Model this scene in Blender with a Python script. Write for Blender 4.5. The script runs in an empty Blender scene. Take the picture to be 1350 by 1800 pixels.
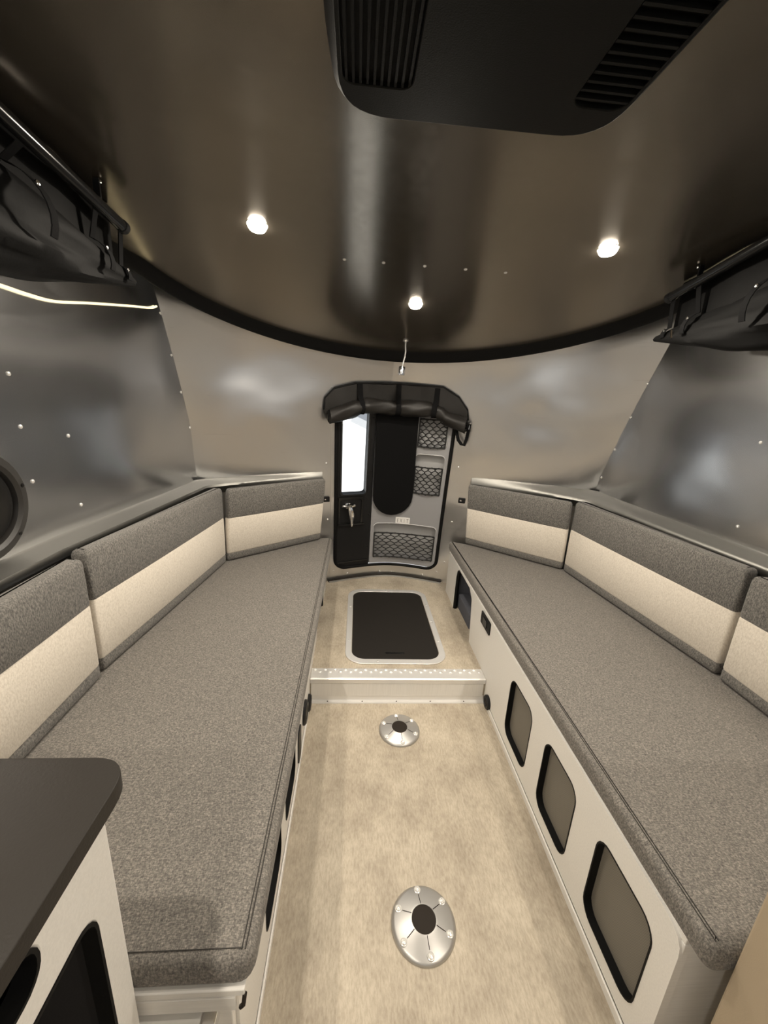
import bpy, bmesh, math, random
from mathutils import Vector, Matrix, noise
from mathutils.geometry import delaunay_2d_cdt
random.seed(7)
sc = bpy.context.scene
COL = sc.collection
PI = math.pi

# ------------------------------------------------------------------ camera
cam_d = bpy.data.cameras.new('camera')
cam = bpy.data.objects.new('camera', cam_d)
COL.objects.link(cam)
sc.camera = cam
cam_d.sensor_fit = 'VERTICAL'
cam_d.sensor_height = 36.0
cam_d.lens = 36.0 * 702.0 / 1800.0
cam_d.clip_start = 0.02
RR = Vector((0.99665216, -0.06158699, 0.05377275))
UU = Vector((-0.03537417, 0.26812662, 0.96273402))
FF = Vector((0.07370979, 0.96141311, -0.26505039))
M = Matrix((RR, UU, -FF)).transposed().to_4x4()
M.translation = Vector((-0.2426, 0.0, 1.3898))
cam.matrix_world = M

# ------------------------------------------------------------------ world, exposure
w = bpy.data.worlds.new('world')
sc.world = w
w.use_nodes = True
bg = w.node_tree.nodes['Background']
bg.inputs[0].default_value = (0.86, 0.91, 1.0, 1)
bg.inputs[1].default_value = 0.50
sc.view_settings.view_transform = 'Standard'
sc.view_settings.look = 'None'
sc.view_settings.gamma = 1.0
sc.view_settings.use_curve_mapping = False
sc.view_settings.exposure = 0.1
sun_d = bpy.data.lights.new('sun', 'SUN')
sun = bpy.data.objects.new('sun', sun_d)
COL.objects.link(sun)
sun_d.energy = 16.0
sun_d.angle = 0.02
sun.rotation_euler = Vector((0.80, 0.33, -0.50)).to_track_quat('-Z', 'Y').to_euler()
sc.cycles.use_denoising = True
sc.cycles.max_bounces = 10
sc.cycles.sample_clamp_indirect = 4.0

PUCK_W = 9.5
PUCK_COL = (1.0, 0.90, 0.76)
REFLECTION_E = 1.7
REFLECTION_COL = (1.0, 0.84, 0.50)

# ------------------------------------------------------------------ materials
def new_mat(name):
    m = bpy.data.materials.new(name)
    m.use_nodes = True
    nt = m.node_tree
    return m, nt, nt.nodes['Principled BSDF']

def simple(name, col, rough=0.5, metal=0.0, spec=0.5, bump=0.0, bscale=300.0, coat=0.0, sheen=0.0):
    m, nt, b = new_mat(name)
    b.inputs['Base Color'].default_value = (*col, 1)
    b.inputs['Roughness'].default_value = rough
    b.inputs['Metallic'].default_value = metal
    b.inputs['Specular IOR Level'].default_value = spec
    if coat:
        b.inputs['Coat Weight'].default_value = coat
        b.inputs['Coat Roughness'].default_value = 0.08
    if sheen:
        b.inputs['Sheen Weight'].default_value = sheen
    tc = nt.nodes.new('ShaderNodeTexCoord')
    n = nt.nodes.new('ShaderNodeTexNoise')
    n.inputs['Scale'].default_value = bscale
    n.inputs['Detail'].default_value = 3
    nt.links.new(tc.outputs['Object'], n.inputs['Vector'])
    if bump:
        bp = nt.nodes.new('ShaderNodeBump')
        bp.inputs['Strength'].default_value = bump
        bp.inputs['Distance'].default_value = 0.002
        nt.links.new(n.outputs['Fac'], bp.inputs['Height'])
        nt.links.new(bp.outputs['Normal'], b.inputs['Normal'])
    else:
        mr = nt.nodes.new('ShaderNodeMapRange')
        mr.inputs['To Min'].default_value = max(0.02, rough - 0.04)
        mr.inputs['To Max'].default_value = min(1.0, rough + 0.04)
        nt.links.new(n.outputs['Fac'], mr.inputs['Value'])
        nt.links.new(mr.outputs['Result'], b.inputs['Roughness'])
    return m

def mapped_noise(nt, scale3, scale=1.0, detail=4.0, rough=0.6):
    tc = nt.nodes.new('ShaderNodeTexCoord')
    mp = nt.nodes.new('ShaderNodeMapping')
    mp.inputs['Scale'].default_value = scale3
    n = nt.nodes.new('ShaderNodeTexNoise')
    n.inputs['Scale'].default_value = scale
    n.inputs['Detail'].default_value = detail
    n.inputs['Roughness'].default_value = rough
    nt.links.new(tc.outputs['Object'], mp.inputs['Vector'])
    nt.links.new(mp.outputs['Vector'], n.inputs['Vector'])
    return n

def ramp(nt, src, stops):
    r = nt.nodes.new('ShaderNodeValToRGB')
    els = r.color_ramp.elements
    while len(els) < len(stops):
        els.new(0.5)
    for e, (p, c) in zip(els, stops):
        e.position = p
        e.color = (*c, 1)
    nt.links.new(src, r.inputs['Fac'])
    return r

def fabric(name, dark, mid, light, s=(420, 160, 160), bump=0.35):
    m, nt, b = new_mat(name)
    n1 = mapped_noise(nt, s, 1.0, 5.0, 0.75)
    n2 = mapped_noise(nt, (s[1], s[0], s[2]), 1.0, 4.0, 0.7)
    mx = nt.nodes.new('ShaderNodeMath')
    mx.operation = 'ADD'
    nt.links.new(n1.outputs['Fac'], mx.inputs[0])
    nt.links.new(n2.outputs['Fac'], mx.inputs[1])
    hf = nt.nodes.new('ShaderNodeMath')
    hf.operation = 'MULTIPLY'
    hf.inputs[1].default_value = 0.5
    nt.links.new(mx.outputs[0], hf.inputs[0])
    r = ramp(nt, hf.outputs[0], [(0.36, dark), (0.5, mid), (0.64, light)])
    nt.links.new(r.outputs['Color'], b.inputs['Base Color'])
    b.inputs['Roughness'].default_value = 0.92
    b.inputs['Specular IOR Level'].default_value = 0.15
    b.inputs['Sheen Weight'].default_value = 0.15
    bp = nt.nodes.new('ShaderNodeBump')
    bp.inputs['Strength'].default_value = bump
    bp.inputs['Distance'].default_value = 0.002
    nt.links.new(hf.outputs[0], bp.inputs['Height'])
    nt.links.new(bp.outputs['Normal'], b.inputs['Normal'])
    return m

def metal_sheet(name, col, rough, wave, brush=(3, 3, 900), wscale=(2.2, 2.2, 3.0)):
    m, nt, b = new_mat(name)
    b.inputs['Base Color'].default_value = (*col, 1)
    b.inputs['Metallic'].default_value = 1.0
    n = mapped_noise(nt, brush, 1.0, 3.0, 0.5)
    mr = nt.nodes.new('ShaderNodeMapRange')
    mr.inputs['To Min'].default_value = rough - 0.015
    mr.inputs['To Max'].default_value = rough + 0.02
    nt.links.new(n.outputs['Fac'], mr.inputs['Value'])
    nt.links.new(mr.outputs['Result'], b.inputs['Roughness'])
    n2 = mapped_noise(nt, wscale, 1.0, 1.0, 0.4)
    bp = nt.nodes.new('ShaderNodeBump')
    bp.inputs['Strength'].default_value = 1.0
    bp.inputs['Distance'].default_value = wave
    nt.links.new(n2.outputs['Fac'], bp.inputs['Height'])
    nt.links.new(bp.outputs['Normal'], b.inputs['Normal'])
    return m

def floor_mat():
    m, nt, b = new_mat('vinyl_floor')
    n1 = mapped_noise(nt, (6, 4, 6), 1.0, 6.0, 0.65)
    n2 = mapped_noise(nt, (160, 45, 60), 1.0, 5.0, 0.7)
    r1 = ramp(nt, n1.outputs['Fac'], [(0.3, (0.34, 0.29, 0.225)), (0.55, (0.50, 0.44, 0.35)), (0.75, (0.61, 0.545, 0.44))])
    r2 = ramp(nt, n2.outputs['Fac'], [(0.3, (0.72, 0.70, 0.67)), (0.6, (1.0, 1.0, 1.0))])
    mx = nt.nodes.new('ShaderNodeMix')
    mx.data_type = 'RGBA'
    mx.blend_type = 'MULTIPLY'
    mx.inputs[0].default_value = 1.0
    nt.links.new(r1.outputs['Color'], mx.inputs[6])
    nt.links.new(r2.outputs['Color'], mx.inputs[7])
    nt.links.new(mx.outputs[2], b.inputs['Base Color'])
    b.inputs['Roughness'].default_value = 0.5
    b.inputs['Specular IOR Level'].default_value = 0.3
    bp = nt.nodes.new('ShaderNodeBump')
    bp.inputs['Strength'].default_value = 0.15
    bp.inputs['Distance'].default_value = 0.001
    nt.links.new(n2.outputs['Fac'], bp.inputs['Height'])
    nt.links.new(bp.outputs['Normal'], b.inputs['Normal'])
    return m

def grain(name, col, rough=0.45, s=(5, 260, 260)):
    m, nt, b = new_mat(name)
    n = mapped_noise(nt, s, 1.0, 4.0, 0.6)
    d = tuple(c * 0.93 for c in col)
    r = ramp(nt, n.outputs['Fac'], [(0.35, d), (0.65, col)])
    nt.links.new(r.outputs['Color'], b.inputs['Base Color'])
    b.inputs['Roughness'].default_value = rough
    b.inputs['Specular IOR Level'].default_value = 0.35
    return m

def screen_mat():
    m, nt, b = new_mat('storage_mesh')
    tc = nt.nodes.new('ShaderNodeTexCoord')
    wv = nt.nodes.new('ShaderNodeTexWave')
    wv.bands_direction = 'Z'
    wv.inputs['Scale'].default_value = 55.0
    wv.inputs['Distortion'].default_value = 0.3
    nt.links.new(tc.outputs['Object'], wv.inputs['Vector'])
    r = ramp(nt, wv.outputs['Fac'], [(0.2, (0.13, 0.12, 0.10)), (0.8, (0.22, 0.20, 0.165))])
    nt.links.new(r.outputs['Color'], b.inputs['Base Color'])
    b.inputs['Roughness'].default_value = 0.7
    return m

def emit(name, col, e):
    m, nt, b = new_mat(name)
    nt.nodes.remove(b)
    em = nt.nodes.new('ShaderNodeEmission')
    em.inputs[0].default_value = (*col, 1)
    em.inputs[1].default_value = e
    nt.links.new(em.outputs[0], nt.nodes['Material Output'].inputs[0])
    return m

def thin_glass():
    m, nt, b = new_mat('thin_glass')
    nt.nodes.remove(b)
    t = nt.nodes.new('ShaderNodeBsdfTransparent')
    t.inputs[0].default_value = (0.95, 0.96, 0.96, 1)
    g = nt.nodes.new('ShaderNodeBsdfGlossy')
    g.inputs['Roughness'].default_value = 0.02
    mx = nt.nodes.new('ShaderNodeMixShader')
    mx.inputs[0].default_value = 0.07
    nt.links.new(t.outputs[0], mx.inputs[1])
    nt.links.new(g.outputs[0], mx.inputs[2])
    nt.links.new(mx.outputs[0], nt.nodes['Material Output'].inputs[0])
    return m

MAT = {}
MAT['wall_metal'] = metal_sheet('aluminium_sheet', (0.78, 0.785, 0.795), 0.21, 0.012)
MAT['rear_metal'] = metal_sheet('aluminium_sheet_rear', (0.72, 0.72, 0.725), 0.28, 0.03)
MAT['ledge_metal'] = metal_sheet('aluminium_ledge', (0.34, 0.335, 0.315), 0.48, 0.0)
MAT['ceiling'] = simple('dark_bronze_panel', (0.205, 0.180, 0.145), 0.20, 0.80, 0.5, 0, 40)
MAT['black_trim'] = simple('black_rubber', (0.006, 0.006, 0.006), 0.6, 0, 0.15)
MAT['black_plastic'] = simple('black_plastic', (0.009, 0.009, 0.0095), 0.45, 0, 0.3, 0.1, 500)
MAT['black_gloss'] = simple('black_gloss', (0.01, 0.01, 0.01), 0.18)
MAT['ac'] = simple('dark_air_conditioner_plastic', (0.006, 0.006, 0.005), 0.55, 0, 0.12, 0.1, 400)
MAT['black_cloth'] = simple('black_cloth', (0.0065, 0.0065, 0.0068), 0.9, 0, 0.1, 0.5, 700)
MAT['black_satin'] = simple('black_satin_curtain', (0.006, 0.006, 0.006), 0.7, 0, 0.12, 0.25, 120)
MAT['grey_fabric'] = fabric('heather_grey_fabric', (0.060, 0.056, 0.052), (0.155, 0.144, 0.130), (0.33, 0.30, 0.262))
MAT['grey_upright'] = fabric('heather_grey_fabric_upright', (0.075, 0.073, 0.070), (0.150, 0.143, 0.133), (0.26, 0.245, 0.222), (300, 300, 130))
MAT['seam'] = simple('grey_seam_thread', (0.055, 0.052, 0.048), 0.9, 0, 0.1)
MAT['cream_fabric'] = fabric('cream_fabric', (0.58, 0.525, 0.45), (0.67, 0.615, 0.535), (0.74, 0.685, 0.60), (220, 220, 120), 0.2)
MAT['floor'] = floor_mat()
MAT['screen_cloth'] = simple('black_screen_cloth', (0.013, 0.0115, 0.010), 0.5, 0, 0.35, 0.3, 160)
MAT['white_laminate'] = grain('white_laminate', (0.82, 0.80, 0.76))
MAT['riser'] = grain('white_riser_laminate', (0.83, 0.81, 0.77), 0.4, (260, 5, 5))
MAT['screen'] = screen_mat()
MAT['alu'] = simple('bright_aluminium', (0.86, 0.85, 0.83), 0.42, 0.6)
MAT['alu_cast'] = simple('satin_cast_aluminium', (0.50, 0.49, 0.475), 0.38, 0.8)
MAT['chrome'] = simple('chrome', (0.85, 0.85, 0.85), 0.1, 1.0)
MAT['rivet'] = simple('rivet_steel', (0.92, 0.91, 0.88), 0.22, 0.5)
MAT['hatch'] = simple('dark_hatch_cover', (0.014, 0.012, 0.010), 0.6, 0, 0.25, 0.2, 900)
MAT['cap'] = simple('dark_brown_cap', (0.022, 0.017, 0.013), 0.7, 0, 0.2)
MAT['door_grey'] = simple('grey_door_plastic', (0.30, 0.30, 0.31), 0.45, bump=0.08, bscale=300)
MAT['pocket_back'] = simple('pale_pocket_back', (0.42, 0.42, 0.425), 0.5)
MAT['net'] = simple('black_net_cord', (0.010, 0.010, 0.010), 0.7)
MAT['counter'] = simple('dark_worktop', (0.022, 0.019, 0.016), 0.45, 0, 0.25, 0.15, 250)
MAT['tan'] = simple('tan_laminate', (0.42, 0.34, 0.24), 0.45, bump=0.12, bscale=700)
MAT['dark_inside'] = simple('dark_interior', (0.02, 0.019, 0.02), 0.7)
MAT['dark_lining'] = simple('slate_lining', (0.085, 0.088, 0.105), 0.85)
MAT['sticker'] = simple('white_sticker', (0.82, 0.81, 0.79), 0.5)
MAT['letter'] = simple('grey_lettering', (0.20, 0.19, 0.18), 0.5)
MAT['speaker'] = simple('charcoal_speaker', (0.03, 0.028, 0.026), 0.4)
MAT['glass'] = thin_glass()
MAT['puck'] = emit('lit_lens', PUCK_COL, 45.0)
MAT['strip'] = emit('reflection_line_glow', REFLECTION_COL, REFLECTION_E)  # emission for the wall lines that imitate reflected light
MAT['white_paint'] = simple('white_painted_boards', (0.85, 0.85, 0.84), 0.6)
MAT['concrete'] = simple('pale_concrete', (0.45, 0.45, 0.44), 0.8, bump=0.3, bscale=20)

# ------------------------------------------------------------------ object helpers
LOC = {}
def tag(o, label=None, cat=None, group=None, kind=None):
    if label: o['label'] = label
    if cat: o['category'] = cat
    if group: o['group'] = group
    if kind: o['kind'] = kind
    return o

def thing(name, loc, label=None, cat=None, group=None, kind=None):
    o = bpy.data.objects.new(name, None)
    o.empty_display_size = 0.05
    COL.objects.link(o)
    o.location = loc
    LOC[o.name] = Vector(loc)
    return tag(o, label, cat, group, kind)

def base_of(o):
    v = Vector((0, 0, 0))
    while o is not None:
        v = v + LOC.get(o.name, Vector((0, 0, 0)))
        o = o.parent
    return v

def link_mesh(name, me, mat, parent=None):
    o = bpy.data.objects.new(name, me)
    COL.objects.link(o)
    if mat is not None and len(me.materials) == 0:
        me.materials.append(mat)
    if parent is not None:
        o.parent = parent
    return o

class MB:
    def __init__(self):
        self.v = []
        self.f = []
    def add(self, vs, fs):
        k = len(self.v)
        self.v += [tuple(p) for p in vs]
        self.f += [tuple(i + k for i in f) for f in fs]
    def box(self, x0, x1, y0, y1, z0, z1):
        vs = [(x, y, z) for z in (z0, z1) for y in (y0, y1) for x in (x0, x1)]
        self.add(vs, [(0, 2, 3, 1), (4, 5, 7, 6), (0, 1, 5, 4), (2, 6, 7, 3), (0, 4, 6, 2), (1, 3, 7, 5)])
    def loft(self, rings, cap0=True, cap1=True, closed=True):
        n = len(rings[0])
        vs = [p for r in rings for p in r]
        fs = []
        for i in range(len(rings) - 1):
            for j in range(n if closed else n - 1):
                a, b = i * n + j, i * n + (j + 1) % n
                fs.append((a, b, b + n, a + n))
        if cap0: fs.append(tuple(reversed(range(n))))
        if cap1: fs.append(tuple(range((len(rings) - 1) * n, len(rings) * n)))
        self.add(vs, fs)
    def tube(self, path, r, n=8, cap=True):
        path = [Vector(p) for p in path]
        rs = r if isinstance(r, (list, tuple)) else [r] * len(path)
        rings = []
        up = None
        for i, p in enumerate(path):
            t = (path[min(i + 1, len(path) - 1)] - path[max(i - 1, 0)]).normalized()
            if up is None:
                up = Vector((0, 0, 1)) if abs(t.z) < 0.9 else Vector((1, 0, 0))
            a = t.cross(up).normalized()
            b = a.cross(t).normalized()
            up = b
            rings.append([p + (a * math.cos(2 * PI * k / n) + b * math.sin(2 * PI * k / n)) * rs[i] for k in range(n)])
        self.loft(rings, cap, cap)
    def lathe(self, c, axis, prof, n=24):
        axis = Vector(axis).normalized()
        a = axis.orthogonal().normalized()
        b = axis.cross(a)
        c = Vector(c)
        rings = [[c + axis * h + (a * math.cos(2 * PI * k / n) + b * math.sin(2 * PI * k / n)) * max(r, 1e-4) for k in range(n)] for r, h in prof]
        self.loft(rings)
    def build(self, name, mat, parent=None, smooth=30, bevel=0.0, seg=2):
        off = base_of(parent)
        me = bpy.data.meshes.new(name)
        me.from_pydata([tuple(Vector(p) - off) for p in self.v], [], self.f)
        bm = bmesh.new()
        bm.from_mesh(me)
        bmesh.ops.recalc_face_normals(bm, faces=bm.faces)
        bm.to_mesh(me)
        bm.free()
        if smooth:
            me.polygons.foreach_set('use_smooth', [True] * len(me.polygons))
            me.set_sharp_from_angle(angle=math.radians(smooth))
        me.update()
        o = link_mesh(name, me, mat, parent)
        if bevel:
            md = o.modifiers.new('bevel', 'BEVEL')
            md.width = bevel
            md.segments = seg
            md.limit_method = 'ANGLE'
            md.angle_limit = math.radians(40)
        return o

def rrect(x0, y0, x1, y1, r, n=6):
    pts = []
    for cx, cy, a0 in ((x1 - r, y1 - r, 0), (x0 + r, y1 - r, 90), (x0 + r, y0 + r, 180), (x1 - r, y0 + r, 270)):
        for k in range(n + 1):
            a = math.radians(a0 + 90 * k / n)
            pts.append((cx + r * math.cos(a), cy + r * math.sin(a)))
    return pts

def round_poly(pts, rad, n=6):
    out = []
    N = len(pts)
    for i in range(N):
        p = Vector(pts[i]); a = Vector(pts[i - 1]); b = Vector(pts[(i + 1) % N])
        r = rad[i] if isinstance(rad, (list, tuple)) else rad
        if r <= 0:
            out.append(tuple(p)); continue
        da, db = (a - p).normalized(), (b - p).normalized()
        ang = da.angle(db)
        d = min(r / math.tan(ang / 2), (a - p).length * 0.45, (b - p).length * 0.45)
        p0, p1 = p + da * d, p + db * d
        for k in range(n + 1):
            t = k / n
            out.append(tuple(p0 * (1 - t) ** 2 + p * 2 * t * (1 - t) + p1 * t * t))
    return out

def inset(loop, d):
    N = len(loop)
    area = sum(loop[i][0] * loop[(i + 1) % N][1] - loop[(i + 1) % N][0] * loop[i][1] for i in range(N))
    s = 1 if area > 0 else -1
    out = []
    for i in range(N):
        a, b, c = Vector(loop[i - 1]), Vector(loop[i]), Vector(loop[(i + 1) % N])
        t = (c - a)
        if t.length < 1e-9:
            t = Vector((1, 0))
        t.normalize()
        nrm = Vector((-t.y, t.x)) * s
        out.append((b.x + nrm.x * d, b.y + nrm.y * d))
    return out

def dense(lp, s=0.03):
    out = []
    for i in range(len(lp)):
        a, b = Vector(lp[i]), Vector(lp[(i + 1) % len(lp)])
        k = max(1, int((b - a).length / s))
        out += [tuple(a.lerp(b, j / k)) for j in range(k)]
    return out

def inside(p, loop):
    x, y = p
    r = False
    n = len(loop)
    for i in range(n):
        x0, y0 = loop[i]; x1, y1 = loop[(i + 1) % n]
        if (y0 > y) != (y1 > y) and x < (x1 - x0) * (y - y0) / (y1 - y0) + x0:
            r = not r
    return r

def plate(name, outer, holes, fmap, d0, d1, mat, parent=None, step=0.0, bevel=0.0, smooth=30):
    """Sheet of any outline with holes, mapped by fmap(a, b, d); d0 is its back, d1 its face."""
    loops = [outer] + list(holes)
    pts, edges = [], []
    for lp in loops:
        k = len(pts)
        pts += [Vector(p) for p in lp]
        edges += [(k + i, k + (i + 1) % len(lp)) for i in range(len(lp))]
    nb = len(pts)
    if step:
        xs = [p[0] for p in outer]; ys = [p[1] for p in outer]
        nx = max(1, int((max(xs) - min(xs)) / step)); ny = max(1, int((max(ys) - min(ys)) / step))
        for i in range(1, nx):
            for j in range(1, ny):
                q = (min(xs) + (max(xs) - min(xs)) * i / nx, min(ys) + (max(ys) - min(ys)) * j / ny)
                if inside(q, outer) and not any(inside(q, h) for h in holes):
                    pts.append(Vector(q))
    vs, es, fs, _, _, _ = delaunay_2d_cdt(pts, edges, [], 0, 1e-7)
    tris = []
    for f in fs:
        c = sum((vs[i] for i in f), Vector((0, 0))) / len(f)
        if inside(c, outer) and not any(inside(c, h) for h in holes):
            tris.append(tuple(f))
    mb = MB()
    n = len(vs)
    V = [fmap(p.x, p.y, d1) for p in vs] + [fmap(p.x, p.y, d0) for p in vs]
    F = list(tris) + [tuple(i + n for i in reversed(t)) for t in tris]
    cnt = {}
    for t in tris:
        for i in range(len(t)):
            a, b = t[i], t[(i + 1) % len(t)]
            cnt[(min(a, b), max(a, b))] = cnt.get((min(a, b), max(a, b)), 0) + 1
    for (a, b), c in cnt.items():
        if c == 1:
            F.append((a, b, b + n, a + n))
    mb.add(V, F)
    return mb.build(name, mat, parent, smooth, bevel)

# ------------------------------------------------------------------ the shell's shape
XC = 0.03
def Bow(u, z=0.6):
    t = min(1, max(0, (z - 1.0) / 0.7))
    m = 0.47 - 0.10 * t * t * (3 - 2 * t)
    return math.sqrt(0.0081 + m * m * u * u) - 0.09
def YC(z):
    t = z - 0.117
    return 2.82 - 0.1 * t - 0.054 * t * t
def YR(x, z):
    u = x - XC
    y = YC(z) - Bow(u, z)
    if abs(u) > 0.85:                       # the sheet rounds into the side wall at the seam
        sd = 1 if u > 0 else -1
        need = max(0.0, YC(z) - Bow(1.15, z) - (2.275 - 0.40 * (z - 0.975) - 0.03 * sd) - 0.004)
        t = (abs(u) - 0.85) / 0.30
        y -= need * (t * t if t < 1 else 2 * t - 1)
    return y
def UW(y):
    t = min(1, max(0, (2.25 - y) / 1.15))
    return 1.15 + 0.07 * t * t * (3 - 2 * t)
def CEIL(y): return 1.93 - 0.164 * max(0.0, y - 1.1) ** 1.6
def INS(z): return 0.0
def RW(x, z, d=0.0):
    """point on the rear wall, d metres inside it"""
    e = 1e-3
    p = Vector((x, YR(x, z), z))
    tx = Vector((2 * e, YR(x + e, z) - YR(x - e, z), 0))
    tz = Vector((0, YR(x, z + e) - YR(x, z - e), 2 * e))
    n = tx.cross(tz).normalized()
    if n.y > 0: n = -n
    return p + n * d
def SW(side, y, z, d=0.0):
    """point on a side wall (side -1 left, 1 right), d metres inside it"""
    return Vector((XC + side * (UW(y) - INS(z) - d), y, z))
def seam_y(z, side=0): return 2.275 - 0.40 * (z - 0.975) - 0.03 * side

# ------------------------------------------------------------------ setting: floor, walls, ceiling
XL, XR, YS, S = -0.424, 0.424, 1.618, 0.117
mb = MB(); mb.box(-1.35, 1.41, -1.34, YS + 0.02, -0.04, 0.0)
tag(mb.build('floor', MAT['floor'], smooth=0), kind='structure')
nn = 24
xs = [-1.12 + 2.30 * i / nn for i in range(nn + 1)]
loop = [(-1.12, YS), (1.18, YS)] + [(x, YR(x, S) - 0.004) for x in reversed(xs)]
raised = plate('floor_raised', loop, [], lambda a, b, d: Vector((a, b, d)), -0.04, S, MAT['floor'])
tag(raised, 'raised rear section of the beige vinyl floor behind the step', kind='structure')

zs = [0.0, 0.2, 0.32, 0.44, 0.56, 0.68, 0.8, 0.92, 1.04, 1.16, 1.28, 1.36, 1.44, 1.5, 1.56, 1.62, 1.67, 1.72, 1.77, 1.82, 1.87, 1.92, 1.97]
for side, nm in ((-1, 'wall_left'), (1, 'wall_right')):
    mb = MB()
    ny = 40
    rows = []
    for z in zs:
        y1 = seam_y(z, side)
        rows.append([SW(side, -1.3 + (y1 + 1.3) * i / ny, z) for i in range(ny + 1)])
    mb.loft(rows, False, False, closed=False)
    o = mb.build(nm, MAT['wall_metal'], smooth=60)
    md = o.modifiers.new('thickness', 'SOLIDIFY'); md.thickness = 0.004
    md.offset = 1.0
    o.modifiers.new('crisp_edges', 'EDGE_SPLIT').split_angle = 0.8
    tag(o, kind='structure')
WALL = {-1: bpy.data.objects['wall_left'], 1: bpy.data.objects['wall_right']}

for side, nm in ((-1, 'wall_left_outer'), (1, 'wall_right_outer')):
    mb = MB()
    xo = XC + side * 1.37
    mb.box(min(xo, xo + side * 0.02), max(xo, xo + side * 0.02), -1.36, 2.62, -0.04, 1.97)
    mb.box(min(xo, XC + side * 1.20), max(xo, XC + side * 1.20), -1.36, -1.31, -0.04, 1.97)
    o = mb.build(nm, MAT['wall_metal'], smooth=0)
    tag(o, 'outer skin of the trailer on the %s side' % ('left' if side < 0 else 'right'), kind='structure')
mb = MB(); mb.box(XC - 1.39, XC + 1.39, -1.36, 2.66, 1.97, 1.99)
tag(mb.build('roof', MAT['wall_metal'], smooth=0), 'outer roof skin above the ceiling', kind='structure')
wr = thing('wall_rear', (0, 2.82, 0), None, None, None, 'structure')
def rear_panel(x0, x1, d):
    xl = sorted(set([x0, x1] + [x for x in (-0.378, 0.378) if x0 < x < x1] + [x0 + (x1 - x0) * i / 22 for i in range(1, 22)]))
    mb = MB()
    idx = {}
    for i, x in enumerate(xl):
        for j, z in enumerate(zs):
            idx[i, j] = len(mb.v); mb.v.append(tuple(RW(x, z, d)))
    for i in range(len(xl) - 1):
        for j in range(len(zs) - 1):
            cx, cz = (xl[i] + xl[i + 1]) / 2, (zs[j] + zs[j + 1]) / 2
            if abs(cx) < 0.378 and 0.2 < cz < 1.44: continue
            mb.f.append((idx[i, j], idx[i + 1, j], idx[i + 1, j + 1], idx[i, j + 1]))
    return mb.build('panel', MAT['rear_metal'], wr, smooth=60)
rear_panel(XC - 1.37, -0.036, 0.0)
rear_panel(-0.04, XC + 1.37, 0.003)

plate('door_surround', dense([(-0.405, 0.182), (0.405, 0.182), (0.405, 1.46), (-0.405, 1.46)], 0.04), [dense(rrect(-0.376, 0.208, 0.376, 1.434, 0.077, 8), 0.04)], RW, -0.010, 0.0035, MAT['rear_metal'], wr, step=0.05)

# ceiling sheet, cut along the bowed rear wall
mb = MB()
def edge_y(x):
    t = (x + 0.02) / 1.1
    e = 1.6 + 0.88 * math.sqrt(max(0.0, 1 - t * t)) if abs(t) < 0.985 else 1.75 - (abs(t) - 0.985) * 2.2
    return min(e, YR(x, CEIL(e)) - 0.012)
cx_ = [XC - 1.2 + 2.4 * i / 40 for i in range(41)]
cols = []
for x in cx_:
    ye = edge_y(x) - 0.01
    cols.append([(x, -1.3 + (ye + 1.3) * (1 - (1 - j / 30) ** 1.4), CEIL(-1.3 + (ye + 1.3) * (1 - (1 - j / 30) ** 1.4))) for j in range(31)])
mb.loft(cols, False, False, closed=False)
ceil = mb.build('ceiling', MAT['ceiling'], smooth=60)
md = ceil.modifiers.new('thickness', 'SOLIDIFY'); md.thickness = 0.01; md.offset = 1.0
tag(ceil, kind='structure')
ceil_dn = sum(p.normal.z for p in ceil.data.polygons)
if ceil_dn < 0: md.offset = -1.0

# black rubber edge along the ceiling
rings = []
for i in range(73):
    x = -0.02 + 1.115 * math.sin(PI * (i / 72 - 0.5)) + (0.0 if abs(i - 36) < 36 else math.copysign(0.02, i - 36))
    y = edge_y(x) - 0.006
    e = 1e-3
    t = Vector((2 * e, edge_y(x + e) - edge_y(x - e), 0)).normalized()
    n = Vector((t.y, -t.x, 0))
    if n.y > 0: n = -n
    z = CEIL(y) + 0.012
    c = Vector((x, y, z))
    prof = [(-0.004, 0.0), (-0.004, -0.044), (0.004, -0.052), (0.014, -0.052), (0.026, -0.042), (0.044, -0.024), (0.062, -0.005), (0.062, 0.016)]
    rings.append([c + n * a + Vector((0, 0, b + 0.3 * 0 * a)) + Vector((0, 0, max(0, CEIL(y + n.y * a) - CEIL(y)))) for a, b in prof])
mb = MB(); mb.loft(rings)
tag(mb.build('trim_1', MAT['black_trim'], smooth=50), 'black rubber edging along the curved rear edge of the ceiling', kind='structure')

# front wall behind the camera, with two windows
def FWm(x, z, d): return Vector((x, -1.3 - d, z))
outer = [(-1.19, 0), (1.25, 0), (1.25, 1.6), (1.1, 1.86), (1.0, 1.93), (-0.94, 1.93), (-1.04, 1.86), (-1.19, 1.6)]
holes = [rrect(-0.98, 0.95, -0.06, 1.62, 0.08), rrect(0.12, 0.95, 1.04, 1.62, 0.08)]
fw = plate('wall_front', outer, holes, FWm, 0.03, 0.0, MAT['wall_metal'], None)
tag(fw, kind='structure')
for i, h in enumerate(holes):
    win = thing('window_%d' % (i + 1), (h[0][0], -1.3, 0.95), None, None, None, 'structure')
    plate('window_frame', inset(h, -0.02), [inset(h, 0.015)], FWm, 0.01, -0.012, MAT['black_plastic'], win)
    plate('pane', inset(h, 0.01), [], FWm, 0.02, 0.014, MAT['glass'], win)

# baseboards at the foot of the bench fronts
for side, nm in ((-1, 'baseboard_left'), (1, 'baseboard_right')):
    mb = MB()
    x = XL if side < 0 else XR
    mb.box(min(x, x - side * 0.006), max(x, x - side * 0.006), -0.3, YS - 0.012, 0.0, 0.026)
    tag(mb.build(nm, MAT['white_laminate'], smooth=0, bevel=0.002), kind='structure')

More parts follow.
